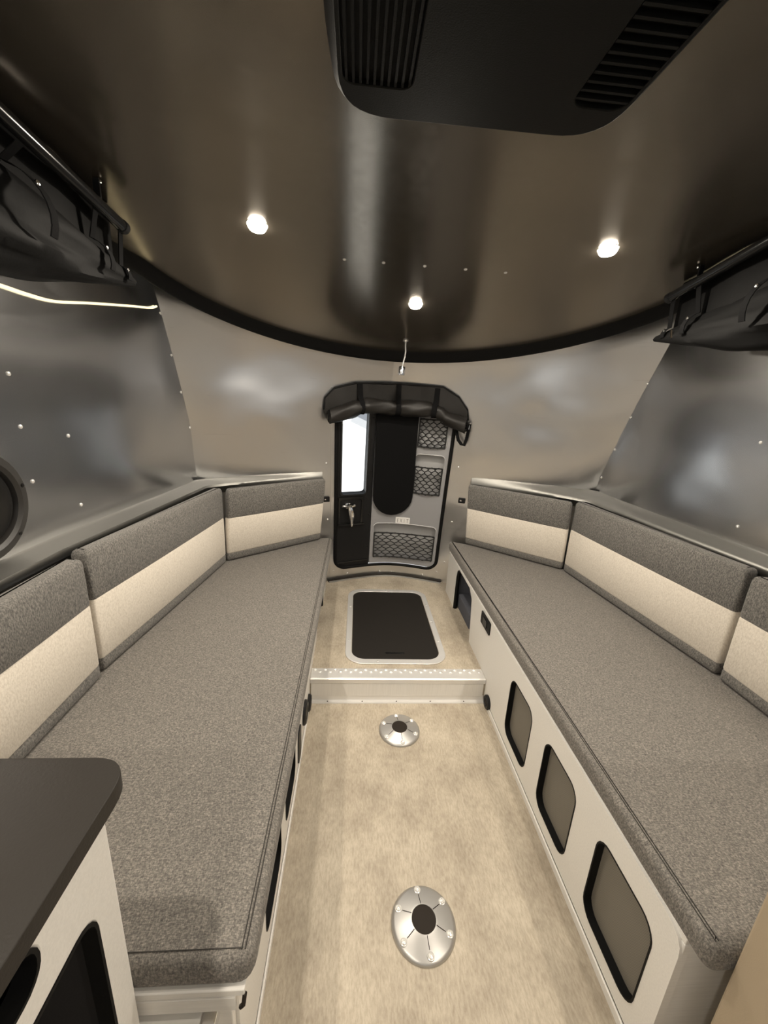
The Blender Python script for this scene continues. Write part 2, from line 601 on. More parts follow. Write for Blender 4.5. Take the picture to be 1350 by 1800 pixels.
# the step: nose strip with raised studs, riser board, foot strip
tn = thing('trim_2', (0, YS, S), 'bright aluminium nosing with raised studs along the step edge', None, None, 'structure')
mb = MB()
mb.loft([[(x, y, z) for y, z in ((YS + 0.075, S), (YS + 0.075, S + 0.003), (YS + 0.002, S + 0.004), (YS - 0.006, S + 0.001), (YS - 0.007, S - 0.020), (YS - 0.001, S - 0.020), (YS - 0.001, S))] for x in (XL + 0.002, XR - 0.002)])
mb.build('nosing', MAT['alu'], tn, smooth=0, bevel=0.001)
stud = None
for k in range(34):
    x = XL + 0.018 + k * (0.848 - 0.036) / 33
    yy = YS + (0.048 if k % 2 else 0.064)
    if stud is None:
        mb = MB(); mb.lathe((0, 0, 0), (0, 0, 1), [(0.0095, 0), (0.0088, 0.0030), (0.006, 0.0048), (0.001, 0.0053)], 12)
        stud = mb.build('stud', MAT['alu']); so = stud; so.parent = tn
    else:
        so = stud.copy(); COL.objects.link(so)
    so.location = Vector((x, yy, S + 0.0028)) - LOC[tn.name]
mb = MB(); mb.box(XL + 0.006, XR - 0.010, YS - 0.006, YS, 0.026, S - 0.022)
tag(mb.build('trim_3', MAT['riser'], smooth=0, bevel=0.001), 'pale grained riser board below the aluminium step nosing', kind='structure')
t4 = thing('trim_4', (0, YS - 0.02, 0), 'pale aluminium strip at the foot of the step', None, None, 'structure')
mb = MB(); mb.loft([[(x, y, z) for y, z in ((YS - 0.001, 0), (YS - 0.001, 0.028), (YS - 0.004, 0.030), (YS - 0.008, 0.006), (YS - 0.024, 0.004), (YS - 0.026, 0))] for x in (XL + 0.004, XR - 0.004)])
mb.build('strip', MAT['alu'], t4, smooth=0)
for k in range(5):
    mb = MB(); mb.lathe((XL + 0.085 + k * 0.165, YS - 0.016, 0.004), (0, 0, 1), [(0.004, 0), (0.003, 0.0015), (0.0005, 0.002)], 8)
    mb.build('screw', MAT['cap'], t4)

# curved channel where the rear wall meets the raised floor
t5 = thing('trim_5', (0, 2.8, S), 'curved metal channel where the rear wall meets the floor', None, None, 'structure')
for nm, pr, mt in (('channel', [(0.004, 0.0), (0.004, 0.006), (0.030, 0.006), (0.030, 0.0)], MAT['cap']), ('lip', [(0.030, 0.0), (0.030, 0.009), (0.034, 0.009), (0.037, 0.0)], MAT['ledge_metal'])):
    rings = []
    for i in range(33):
        x = -0.42 + 0.84 * i / 32
        rings.append([RW(x, S, a) * 1.0 + Vector((0, 0, b)) for a, b in pr])
        for q in rings[-1]:
            pass
    for r in rings:
        for q, (a, b) in zip(r, pr): q.z = S + b
    mb = MB(); mb.loft(rings); mb.build(nm, mt, t5, smooth=40)

# rivets: parts of the sheets they hold
riv = None
def rivet(p, n, parent, r=0.0065):
    global riv
    if riv is None:
        mb = MB(); mb.lathe((0, 0, 0), (0, 0, 1), [(0.0065, 0), (0.006, 0.002), (0.004, 0.0036), (0.0008, 0.0042)], 10)
        riv = mb.build('rivet', MAT['rivet']); o = riv
    else:
        o = riv.copy(); COL.objects.link(o)
    o.parent = parent
    o.location = Vector(p) - base_of(parent)
    o.rotation_euler = Vector(n).to_track_quat('Z', 'Y').to_euler()
rp = [(-.432, .996), (-.423, .603), (-.379, .191), (-.279, .159), (-.036, .147), (.056, .146), (.285, .153), (.381, .198), (.427, .288), (.439, .611), (.428, 1.005)]
for x, z in rp:
    n = (RW(x, z, 0.1) - RW(x, z, 0)).normalized()
    rivet(RW(x, z, 0.003), n, wr)
for side, pts in ((-1, [(1.208, 1.268), (1.379, 1.229), (1.215, 1.110), (1.389, 0.995), (1.201, 1.409)]), (1, [(1.396, 1.321), (1.388, 1.0), (1.955, 1.748), (0.7, 1.4)])):
    for y, z in pts:
        rivet(SW(side, y, z, 0.0), (-side, 0, 0), WALL[side])
    for z in (1.036, 1.205, 1.382, 1.548, 1.715):
        rivet(SW(side, seam_y(z, side) - 0.014, z, 0.0), (-side, 0, 0), WALL[side])
for x in (-0.31, -0.17, -0.02, 0.13, 0.28):
    y = 1.62
    sl = (CEIL(y + .01) - CEIL(y - .01)) / .02
    rivet((x, y, CEIL(y)), (0, sl, -1), ceil, )

# metal ledge behind the back cushions
for side, nm in ((-1, 'trim_6'), (1, 'trim_7')):
    pairs = []
    for i in range(21):
        t = i / 20
        u0, u1 = 0.485 + 0.50 * t, 0.485 + 0.62 * t
        f = Vector((XC + side * u0, 2.600 - 0.385 * t, 0))
        x = XC + side * u1
        wv = Vector((x, YR(x, 0.95) + 0.004, 0))
        if f.y > wv.y - 0.012: f.y = wv.y - 0.012
        zt = (0.972 - 0.022 * t) if side > 0 else (0.945 - 0.025 * t)
        pairs.append((f, wv, zt))
    FR = [(1.062, 2.14), (1.146, 1.19), (1.142, 0.44), (1.142, -0.3)]
    for k in range(3):
        for i in range(12 if k < 2 else 6):
            t = i / (12 if k < 2 else 6)
            u = FR[k][0] + (FR[k + 1][0] - FR[k][0]) * t; y = FR[k][1] + (FR[k + 1][1] - FR[k][1]) * t
            pairs.append((Vector((XC + side * u, y, 0)), Vector((XC + side * (UW(y) + 0.003), y + 0.05 * max(0, (y - 1.9) / 0.24), 0)), (0.928 + 0.022 * max(0, min(1, (y - 1.2) / 0.9))) if side > 0 else 0.921))
    rings = []
    for f, wv, zt in pairs:
        rings.append([wv.lerp(f, t) + Vector((0, 0, z)) for t, z in ((0, zt + 0.004), (0.06, zt), (0.2, zt - (zt - 0.905) * 0.2), (0.5, zt - (zt - 0.905) * 0.45), (0.85, zt - (zt - 0.905) * 0.7), (0.96, 0.909), (1, 0.898), (0.7, 0.87), (0, 0.84))])
    mb = MB(); mb.loft(rings)
    tag(mb.build(nm, MAT['ledge_metal'], smooth=60), '%s metal ledge curving out of the wall above the back cushions' % ('left' if side < 0 else 'right'), kind='structure')

# ------------------------------------------------------------------ the rear hatch door
door = thing('door_1', (0, 2.8, 0.2), 'grey and black rear hatch door with narrow window and net pockets', None, None, 'structure')
dz0, dz1, dx = 0.212, 1.43, 0.372
loop = rrect(-dx, dz0, dx, dz1, 0.075, 8)
lp = dense(loop)
mb = MB()
rings = []
for i in range(len(lp) + 1):
    a = lp[i % len(lp)]
    t = (Vector(lp[(i + 1) % len(lp)]) - Vector(lp[i - 1 if i else -1])).normalized() if i < len(lp) else (Vector(lp[1]) - Vector(lp[-1])).normalized()
    nx, nz = t.y, -t.x
    rings.append([RW(a[0] + nx * p * 0.011, a[1] + nz * p * 0.011, 0.008 + q * 0.012) for p, q in [(math.cos(k * PI / 4), math.sin(k * PI / 4)) for k in range(8)]])
mb.loft(rings, False, False)
mb.build('gasket', MAT['black_trim'], door, smooth=60)
# black column with window opening
col_out = dense(round_poly([(-0.365, 0.22), (-0.128, 0.22), (-0.128, 1.425), (-0.365, 1.425)], [0.06, 0.004, 0.004, 0.06]), 0.06)
win_h = dense(rrect(-0.338, 0.775, -0.171, 1.40, 0.022, 5), 0.06)
plate('lock_column', col_out, [win_h], RW, -0.03, 0.004, MAT['black_plastic'], door, step=0.06)
wf = plate('window_frame', inset(win_h, -0.010), [inset(win_h, 0.002)], RW, 0.004, 0.009, MAT['black_gloss'], door)
plate('pane', win_h, [], RW, -0.02, -0.014, MAT['glass'], door, step=0.08)
plate('door_back', dense(rrect(-0.385, 0.200, 0.385, 1.442, 0.07, 6), 0.06), [dense(rrect(-0.342, 0.771, -0.167, 1.404, 0.022, 4), 0.06)], RW, -0.060, -0.045, MAT['black_plastic'], door, step=0.08)
# handle recess and ledges
hr = plate('handle_recess', dense(rrect(-0.355, 0.556, -0.190, 0.752, 0.012, 3), 0.05), [dense(rrect(-0.345, 0.568, -0.200, 0.740, 0.010, 3), 0.05)], RW, 0.004, 0.012, MAT['black_gloss'], door)
plate('ledge', dense(rrect(-0.357, 0.552, -0.180, 0.562, 0.003, 2), 0.05), [], RW, 0.004, 0.022, MAT['black_gloss'], door)
plate('ledge', dense(rrect(-0.357, 0.750, -0.180, 0.759, 0.003, 2), 0.05), [], RW, 0.004, 0.016, MAT['black_gloss'], door)
plate('ledge', dense(rrect(-0.357, 0.254, -0.140, 0.262, 0.003, 2), 0.05), [], RW, 0.004, 0.012, MAT['black_gloss'], door)
mb = MB()
nh = (RW(-.29, .69, .1) - RW(-.29, .69, 0)).normalized()
mb.lathe(RW(-0.292, 0.698, 0.004), nh, [(0.022, 0), (0.022, 0.010), (0.014, 0.014), (0.012, 0.034), (0.010, 0.036)], 16)
lock = mb.build('lock', MAT['chrome'], door)
mb = MB()
mb.tube([RW(-0.335, 0.700, 0.022), RW(-0.292, 0.700, 0.030), RW(-0.250, 0.703, 0.022)], [0.010, 0.013, 0.010], 8)
mb.build('thumb_turn', MAT['chrome'], lock)
mb = MB()
rings = []
for t, wd in ((0, 0.011), (0.1, 0.016), (0.3, 0.017), (0.6, 0.013), (0.9, 0.008), (1, 0.006)):
    x, z = -0.287 + 0.010 * t, 0.700 - 0.145 * t
    c = RW(x, z, 0.045 + 0.02 * math.sin(PI * t))
    rings.append([c + Vector((wd * math.cos(k * PI / 5), 0, 0)) + nh * 0.006 * math.sin(k * PI / 5) for k in range(10)])
mb.loft(rings)
mb.build('lever', MAT['chrome'], door)
for z in (0.36, 0.62, 0.94, 1.15, 1.29):
    mb = MB(); mb.lathe(RW(-0.143, z, 0.004), nh, [(0.006, 0), (0.005, 0.003), (0.001, 0.004)], 10); mb.build('screw', MAT['black_gloss'], door)
# grey panel with three pockets
gp_out = dense(round_poly([(-0.124, 0.225), (0.362, 0.225), (0.362, 1.425), (-0.124, 1.425)], [0.004, 0.055, 0.055, 0.004]), 0.06)
PK = [(0.155, 1.118, 0.335, 1.405), (0.155, 0.792, 0.338, 1.066), (-0.100, 0.278, 0.341, 0.545)]
ph = [dense(rrect(*p, 0.024, 4), 0.06) for p in PK]
plate('door_panel', gp_out, ph, RW, -0.035, 0.006, MAT['door_grey'], door, step=0.06, bevel=0.003)
mb = MB()
for p in PK:
    lo = dense(rrect(*p, 0.024, 4), 0.05)
    n = len(lo)
    mb.loft([[RW(a, b, 0.006) for a, b in inset(lo, -0.008)], [RW(a, b, 0.012) for a, b in inset(lo, -0.004)], [RW(a, b, 0.008) for a, b in lo]], False, False)
mb.build('pocket_rim', MAT['pocket_back'], door)
for p in PK:
    plate('pocket_back', dense(rrect(p[0] - .01, p[1] - .01, p[2] + .01, p[3] + .01, .02, 3), .06), [], RW, -0.040, -0.034, MAT['pocket_back'], door, step=0.08)
# nets of black cord
def net(x0, z0, x1, z1):
    cw, ch = (0.060, 0.044) if x1 - x0 > 0.3 else (0.046, 0.044)
    mb = MB()
    nx = max(2, round((x1 - x0) / cw)); nz = max(3, round((z1 - z0) / ch * 2) // 2 * 2)
    cw = (x1 - x0) / nx; ch = (z1 - z0) / nz
    def node(i, j, up):   # a hexagonal net: short vertical ties between zigzag strands
        x = x0 + cw * (i + (0.5 if j % 2 else 0.0))
        x = min(x1, max(x0, x))
        return x, z0 + ch * j
    sag = lambda x, z: 0.010 + 0.012 * math.sin(PI * (x - x0) / (x1 - x0))
    for j in range(nz + 1):
        pts = []
        for k in range(2 * nx + 1):
            x = x0 + cw * k / 2
            up = (k % 2) ^ (j % 2)
            z = z0 + ch * j + (0.30 if up else -0.30) * ch
            z = min(z1 + .004, max(z0 - .004, z))
            pts.append(RW(x, z, sag(x, z)))
        mb.tube(pts, 0.0040, 5)
        if j < nz:
            for k in range(2 * nx + 1):
                if (k % 2) ^ (j % 2):
                    x = x0 + cw * k / 2
                    mb.tube([RW(x, z0 + ch * (j + 0.30), sag(x, 0)), RW(x, z0 + ch * (j + 0.70), sag(x, 0))], 0.0042, 5)
    for zz, r in ((z1, 0.005), (z0, 0.004)):
        mb.tube([RW(x0 + (x1 - x0) * k / 10, zz, sag(x0 + (x1 - x0) * k / 10, 0)) for k in range(11)], r, 6)
    for xx in (x0, x1):
        mb.tube([RW(xx, z0 + (z1 - z0) * k / 4, 0.010) for k in range(5)], 0.0045, 6)
    return mb.build('pocket_net', MAT['net'], door)
net(0.160, 1.122, 0.331, 1.302)
net(0.160, 0.795, 0.334, 0.984)
net(-0.096, 0.281, 0.338, 0.476)
# EXIT sticker
st = plate('exit_sticker', dense(rrect(0.056, 0.549, 0.158, 0.599, 0.003, 2), 0.012), [], RW, 0.004, 0.0085, MAT['sticker'], door, step=0.012)
st['label'] = 'white sticker reading EXIT in thin grey letters'
for ch_, cx in (('E', 0.072), ('X', 0.096), ('I', 0.119), ('T', 0.142)):
    cu = bpy.data.curves.new('letter', 'FONT'); cu.body = ch_; cu.size = 0.040; cu.align_x = 'CENTER'
    to = bpy.data.objects.new('letter', cu); COL.objects.link(to)
    me = bpy.data.meshes.new_from_object(to)
    bpy.data.objects.remove(to)
    off = base_of(st)
    for v in me.vertices:
        v.co = RW(cx + v.co.x * 0.62, 0.560 + v.co.y, 0.0096) - off
    me.materials.clear()
    lo = link_mesh('letter', me, MAT['letter'], st)

# black cloth flap on the door
fl = [(-0.128, 1.326), (-0.127, 0.83)]
for k in range(13):
    a = PI + PI * k / 12
    fl.append((0.018 + 0.144 * math.cos(a), 0.766 + 0.146 * math.sin(a)))
fl += [(0.160, 0.90), (0.157, 1.04), (0.150, 1.326)]
f = plate('blackout_flap', dense(fl, 0.05), [], lambda a, b, d: RW(a, b, d + 0.004 * math.sin(9 * a + 4 * b)), 0.016, 0.024, MAT['black_cloth'], None, step=0.04, smooth=60)
tag(f, 'flat black cloth flap with a rounded lower end hanging on the rear door', 'flap')

# rolled black screen above the door
rs = thing('rolled_screen', (0, 2.5, 1.3), 'black fabric insect screen rolled up above the rear door', 'screen')
def mid(x):
    return 1.372 - 0.075 * max(0, abs(x) - 0.22) / 0.21 - (0.012 if x > 0.3 else 0)
rings = []
for i in range(57):
    x = -0.432 + 0.872 * i / 56
    t = abs(x) / 0.44
    r = 0.047 + 0.004 * math.sin(17 * x) - 0.006 * max(0, t - 0.7)
    for sx in (-0.245, 0.0, 0.245):
        r -= 0.009 * math.exp(-((x - sx) / 0.022) ** 2)
    c = RW(x, mid(x), 0.055)
    z0 = RW(x, mid(x) + .05, 0.055); n = (RW(x, mid(x), 0.1) - RW(x, mid(x), 0)).normalized()
    upv = (z0 - c).normalized()
    rg = []
    for k in range(24):
        a = 2 * PI * k / 24
        rr_ = r * (1 + 0.05 * math.sin(3 * a + 21 * x) + 0.04 * math.sin(5 * a - 33 * x))
        rg.append(c + n * (rr_ * math.cos(a)) + upv * (rr_ * math.sin(a)))
    rings.append(rg)
mb = MB(); mb.loft(rings)
mb.build('roll', MAT['screen_cloth'], rs, smooth=60)
# spiral ends
for x in (-0.434, 0.442):
    mb = MB()
    pts = []
    for k in range(30):
        a = k * 0.5; r = 0.006 + 0.033 * k / 30
        c = RW(x, mid(x), 0.055)
        pts.append(c + Vector((0, -r * math.cos(a), r * math.sin(a))))
    mb.tube(pts, 0.003, 5); mb.build('roll_end', MAT['black_cloth'], rs)
# valance cloth above the roll
va = round_poly([(-0.452, 1.300), (-0.445, 1.395), (-0.395, 1.452), (-0.27, 1.490), (0.0, 1.503), (0.275, 1.497), (0.375, 1.440), (0.435, 1.365), (0.440, 1.30), (0.30, 1.345), (0, 1.36), (-0.30, 1.345)], 0.02, 3)
plate('valance', dense(va, 0.04), [], lambda a, b, d: RW(a, b, d + 0.014 * (1 - min(1, max(0, (b - 1.36) / 0.13))) + 0.004 * math.sin(30 * a + 9 * b)), 0.008, 0.022, MAT['screen_cloth'], rs, step=0.03, smooth=60)
mb = MB()
arc = [(-0.448, 1.33), (-0.440, 1.40), (-0.39, 1.457), (-0.27, 1.493), (-0.13, 1.502), (0.0, 1.506), (0.14, 1.505), (0.275, 1.500), (0.37, 1.447), (0.43, 1.372), (0.444, 1.31)]
mb.tube([RW(a, b, 0.016) for a, b in arc], 0.007, 8)
mb.build('piping', MAT['black_trim'], rs, smooth=60)
for sx in (-0.245, 0.0, 0.245):
    mb = MB()
    rings = []
    for k in range(19):
        a = -0.6 * PI + 1.35 * PI * k / 18
        c = RW(sx, mid(sx), 0.055); n = (RW(sx, 1.37, 0.1) - RW(sx, 1.37, 0)).normalized()
        z0 = (RW(sx, 1.42, 0.055) - RW(sx, 1.37, 0.055)).normalized()
        if k < 13:
            r = 0.043
            p = c + n * (r * math.cos(a)) + z0 * (r * math.sin(a))
        else:
            p = RW(sx, mid(sx) + 0.043 + 0.088 * (k - 12) / 6, 0.050 - 0.024 * (k - 12) / 6)
        rings.append([p + Vector((-0.016, 0, 0)), p + Vector((0.016, 0, 0)), p + Vector((0.016, 0, 0)) + n * 0.003, p + Vector((-0.016, 0, 0)) + n * 0.003])
    mb.loft(rings); mb.build('strap', MAT['black_cloth'], rs, smooth=50)
# loose strap loop and buckle at the right end
mb = MB()
loopp = [(0.385, 1.285, .05), (0.395, 1.235, .055), (0.410, 1.195, .06), (0.430, 1.172, .062), (0.448, 1.166, .062), (0.455, 1.20, .055), (0.458, 1.25, .045), (0.458, 1.29, .03)]
rings = []
for i, (a, b, d) in enumerate(loopp):
    p = RW(a, b, d)
    q = Vector((loopp[min(i + 1, 7)][0] - loopp[max(i - 1, 0)][0], 0, loopp[min(i + 1, 7)][1] - loopp[max(i - 1, 0)][1])).normalized()
    n = Vector((-q.z, 0, q.x))
    dv = Vector((0, -1, 0))
    rings.append([p + n * -0.010 + dv * -0.0015, p + n * 0.010 + dv * -0.0015, p + n * 0.010 + dv * 0.0015, p + n * -0.010 + dv * 0.0015])
mb.loft(rings); mb.build('loose_strap', MAT['black_cloth'], rs, smooth=60)
mb = MB(); mb.lathe(RW(0.460, 1.296, 0.03), nh, [(0.008, 0), (0.008, 0.004), (0.004, 0.008)], 12)
mb.tube([RW(0.459, 1.285, 0.04), RW(0.459, 1.262, 0.052)], 0.0035, 6)
mb.build('buckle', MAT['chrome'], rs)

# small black latches beside the back cushions
for x, z, lab in ((0.478, 0.778, 'small black latch with a chrome screw on the rear wall, right of the door'), (-0.437, 0.752, 'small black latch on the rear wall, left of the door')):
    la = thing('wall_latch', RW(x, z, 0), lab, 'latch')
    n = (RW(x, z, 0.1) - RW(x, z, 0)).normalized()
    plate('plate', rrect(x - 0.019, z - 0.018, x + 0.024, z + 0.018, 0.004, 2), [], RW, 0.001, 0.012, MAT['black_plastic'], la, bevel=0.002)
    mb = MB(); mb.lathe(RW(x - 0.004, z, 0.012), n, [(0.007, 0), (0.006, 0.003), (0.001, 0.004)], 10); mb.build('screw', MAT['chrome'], la)

# ------------------------------------------------------------------ benches
def bench(side):
    X = side * 0.424
    lab = ('white bench base along the left wall under its grey seat cushion' if side < 0 else 'white bench base along the right wall with three mesh openings facing the aisle')
    b = thing('bench_base', (X, 1.2, 0), lab, 'bench', 'bench bases along both walls')
    m = lambda y, z, d: Vector((X - side * d, y, z))       # d towards the aisle
    y0 = 0.485
    outer = [(y0 + 0.0, 0.028), (YS - 0.0, 0.028), (YS, S), (1.936, S), (1.955, 0.26), (1.975, 0.36), (2.03, 0.40), (2.27, 0.405), (2.312, 0.36), (2.315, S), (2.56, S), (2.56, 0.416), (y0, 0.416)]
    outer = round_poly(outer, [0.02, 0, 0, 0.002, 0.05, 0.03, 0.03, 0.03, 0.03, 0, 0, 0, 0.05], 4)
    wins = [rrect(a, 0.075, c, 0.340, 0.045, 5) for a, c in (((0.537, 0.742), (0.848, 1.046), (1.150, 1.356)) if side > 0 else ((0.692, 0.892), (0.968, 1.165)))]
    plate('front_panel', outer, wins, m, -0.018, 0.0, MAT['white_laminate'], b, bevel=0.002)
    for wn in wins:
        plate('mesh_screen', inset(wn, -0.012), [], m, -0.0225, -0.0205, MAT['screen'], b)
        plate('opening_edge', inset(wn, -0.001), [inset(wn, 0.0035)], m, -0.0203, 0.001, MAT['black_trim'], b)
    # arch edging at the rear opening
    mb = MB()
    mb.tube([m(2.316, S + 0.002, -0.009), m(2.315, 0.25, -0.009), m(2.313, 0.34, -0.009), m(2.302, 0.378, -0.009), m(2.27, 0.400, -0.009)], 0.012, 8)
    mb.build('edge_trim', MAT['black_trim'], b, smooth=60)
    # dark lining seen through the arch
    mb = MB()
    xi = X + side * 0.10
    mb.box(min(xi, xi + side * 0.01), max(xi, xi + side * 0.01), 1.80, 2.42, S + 0.002, 0.40)
    mb.box(min(X + side * 0.02, xi), max(X + side * 0.02, xi), 2.34, 2.35, S + 0.002, 0.40)
    mb.build('compartment_lining', MAT['dark_lining'], b, smooth=0)
    mb = MB()
    mb.box(min(X + side * 0.03, X + side * 0.10), max(X + side * 0.03, X + side * 0.10), 2.06, 2.34, S + 0.002, 0.21)
    mb.build('compartment_step', MAT['dark_lining'], b, smooth=0, bevel=0.006)
    # top board
    xt = 0.43 if side > 0 else 0.40
    yt = 0.486 if side > 0 else 0.448
    top = [(side * xt, yt), (side * xt, 2.50), (side * 0.43, 2.57), (side * 0.60, 2.50), (side * 1.06, 2.18), (side * 1.06, yt)]
    plate('top_board', top, [], lambda a, c, d: Vector((a + XC * 0, c, d)), 0.402, 0.418, MAT['white_laminate'], b, bevel=0.002)
    return b, m
bl, ml = bench(-1)
mb = MB(); mb.box(-1.10, -0.43, 0.468, 0.484, 0.0, 0.400); mb.build('end_panel', MAT['white_laminate'], bl, smooth=0, bevel=0.002)
mb = MB(); mb.box(-0.60, -0.415, 0.448, 0.466, 0.362, 0.400); mb.build('rail', MAT['white_laminate'], bl, smooth=0, bevel=0.003)
mb = MB(); mb.box(-0.60, -0.47, 0.440, 0.466, 0.02, 0.345); mb.build('end_door', MAT['white_laminate'], bl, smooth=0, bevel=0.003)
mb = MB(); mb.box(-0.474, -0.450, 0.436, 0.468, 0.318, 0.350); mb.build('catch', MAT['chrome'], bl, smooth=0, bevel=0.003)
mb = MB(); mb.tube([(-0.400, 0.450, 0.405), (-0.402, 0.446, 0.385), (-0.408, 0.450, 0.370)], 0.004, 6); mb.build('hook', MAT['cap'], bl)
br, mr_ = bench(1)
mb = MB(); mb.box(0.43, 1.10, 0.486, 0.50, 0.0, 0.400); mb.build('end_panel', MAT['white_laminate'], br, smooth=0, bevel=0.002)
# right: switch plate and round vent; left: two round vents and a small plate
def disc(parent, m, y, z, r, name, depth=0.014):
    mb = MB()
    c = m(y, z, 0.0); n = (m(y, z, 1) - m(y, z, 0))
    mb.lathe(c, n, [(r, 0), (r, depth * 0.6), (r * 0.85, depth), (r * 0.6, depth), (r * 0.5, depth * 0.5), (0.001, depth * 0.5)], 24)
    o = mb.build(name, MAT['black_plastic'], parent)
    mb = MB()
    for k in range(-2, 3):
        h = math.sqrt(max(0, (r * 0.55) ** 2 - (k * r * 0.2) ** 2))
        mb.tube([m(y + k * r * 0.2, z - h, depth * 0.7), m(y + k * r * 0.2, z + h, depth * 0.7)], r * 0.05, 5)
    mb.build('vent_bar', MAT['black_gloss'], o)
disc(br, mr_, 1.555, 0.040, 0.034, 'round_vent')
disc(bl, ml, 1.545, 0.046, 0.038, 'round_vent')
disc(bl, ml, 1.405, 0.120, 0.050, 'round_vent')
pl = plate('switch_plate', rrect(1.648, 0.338, 1.782, 0.402, 0.006, 2), [], mr_, 0.0, 0.006, MAT['black_plastic'], br, bevel=0.001)
plate('switch', rrect(1.69, 0.352, 1.742, 0.388, 0.004, 2), [], mr_, 0.006, 0.009, MAT['black_gloss'], pl)
plate('switch_plate', rrect(1.225, 0.035, 1.290, 0.180, 0.02, 3), [], ml, 0.0, 0.005, MAT['black_plastic'], bl, bevel=0.001)

def seat(side, xf, label):
    o = thing('seat_cushion', (side * 0.75, 1.4, 0.42), label, 'cushion', 'seat cushions on the two benches')
    yn = 0.452 if side < 0 else 0.436
    pts = [(xf, yn), (xf, 2.62), (side * 0.50, 2.580), (side * 0.62 + XC, 2.50), (side * 1.0 + XC, 2.20), (side * 1.075 + XC, 1.9), (side * 1.13 + XC, 1.15), (side * 1.13 + XC, yn)]
    lp = round_poly(pts, [0.032 if side < 0 else 0.024, 0.045, 0.045, 0.045, 0.05, 0.05, 0.05, 0.045], 5)
    lp = dense(lp, 0.12)
    R = 0.016
    rings = []
    for d, z in ((0.012, 0.4195), (0.003, 0.423), (0.0, 0.432), (0.0, 0.462), (0.004, 0.4715), (0.012, 0.4765), (0.022, 0.478)):
        rings.append([(a, b, z) for a, b in inset(lp, d)])
    mb = MB(); mb.loft(rings)
    mb.build('cover', MAT['grey_fabric'], o, smooth=50)
    mb = MB()
    s_ = -side
    for dd in (0.016, 0.022):
        mb.tube([(xf + side * dd, y, 0.4785) for y in [(0.47 if side < 0 else 0.452) + 2.12 * k / 40 for k in range(41)]], 0.0011, 5)
    if side < 0: mb.tube([(xf + side * (0.02 + 0.55 * k / 10), 0.472, 0.4785) for k in range(11)], 0.0008, 5)
    mb.build('seam', MAT['seam'], o)
seat(-1, -0.386, 'long heather grey seat cushion on the left bench beside the dark worktop')
seat(1, 0.424, 'long heather grey seat cushion on the right bench beside the tan partition')

def back_cushion(side, a, b, label, th=0.058, z1=0.905, lean=0.0):
    """a, b: the two ends (u, y) of its front face, b nearer the camera"""
    A = Vector((XC + side * a[0], a[1])); Bv = Vector((XC + side * b[0], b[1]))
    t = (Bv - A).normalized(); L = (Bv - A).length
    n = Vector((t.y, -t.x))
    if n.x * side < 0: n = -n           # towards the wall
    o = thing('back_cushion', ((A.x + Bv.x) / 2, (A.y + Bv.y) / 2, 0.48), label, 'cushion', 'back cushions along both benches')
    def ring(d, z, puff=0.0):
        lp = rrect(0.002, 0, L - 0.002, th, 0.014, 4)
        lp = dense(inset(lp, d), 0.15)
        out = []
        for s, w_ in lp:
            k = 1 if w_ < th * 0.5 else 0
            w2 = w_ - k * puff * math.sin(PI * min(1, max(0, s / L))) ** 0.5 + lean * (z - 0.48)
            p = A + t * s + n * w2
            out.append((p.x, p.y, z))
        return out
    def sect(name, prof, mat):
        mb = MB(); mb.loft([ring(*p) for p in prof]); return mb.build(name, mat, o, smooth=60)
    sect('lower_section', [(0.010, 0.4815), (0.002, 0.486), (0.0, 0.495, 0.001), (0.0, 0.520, 0.003), (0.0025, 0.5275, 0.003)], MAT['grey_upright'])
    sect('band', [(0.0025, 0.5265, 0.003), (0.0, 0.533, 0.004), (0.0, 0.63, 0.006), (0.0, 0.733, 0.004), (0.0025, 0.7395, 0.003)], MAT['cream_fabric'])
    sect('upper_section', [(0.0025, 0.7385, 0.003), (0.0, 0.746, 0.004), (0.0, 0.82, 0.004), (0.001, z1 - 0.020, 0.002), (0.005, z1 - 0.008), (0.012, z1 - 0.002), (0.02, z1)], MAT['grey_upright'])
for side, nm in ((-1, 'left'), (1, 'right')):
    back_cushion(side, (0.490, 2.552), (0.974, 2.136), 'grey and cream striped back cushion set slantwise beside the rear door, on the %s bench' % nm, th=0.046, lean=-0.13)
    back_cushion(side, (0.976, 2.134), (1.080, 1.185), 'long grey and cream striped back cushion in the middle of the %s bench' % nm)
    back_cushion(side, (1.072, 1.168), (1.072, 0.44), 'grey and cream striped back cushion at the %s bench end nearest the camera' % nm, z1=0.895)

# ------------------------------------------------------------------ floor hatch
fh = thing('floor_hatch', (0, 2.13, S), 'dark floor hatch cover with a pale aluminium frame behind the step', 'hatch')
Fm = lambda a, b, d: Vector((a, b, S + d))
ho = rrect(-0.265, 1.727, 0.265, 2.550, 0.095, 8)
hi = rrect(-0.232, 1.765, 0.232, 2.515, 0.070, 8)
plate('hatch_frame', ho, [hi], Fm, 0.0005, 0.006, MAT['alu'], fh, bevel=0.002)
slot = rrect(-0.055, 1.812, 0.047, 1.828, 0.007, 4)
plate('hatch_lid', inset(hi, 0.002), [slot], Fm, 0.0005, 0.004, MAT['hatch'], fh, bevel=0.0015)
plate('grip_slot', inset(slot, -0.002), [], Fm, 0.0003, 0.0012, MAT['black_gloss'], fh)
for x, y in ((-0.248, 1.93), (-0.248, 2.30), (0.248, 1.93), (0.248, 2.12), (0.248, 2.14), (0.248, 2.34), (-0.10, 1.746), (0.12, 1.746), (0.0, 2.532)):
    mb = MB(); mb.lathe((x, y, S + 0.006), (0, 0, 1), [(0.006, 0), (0.005, 0.0015), (0.001, 0.002)], 10); mb.build('screw', MAT['rivet'], fh)

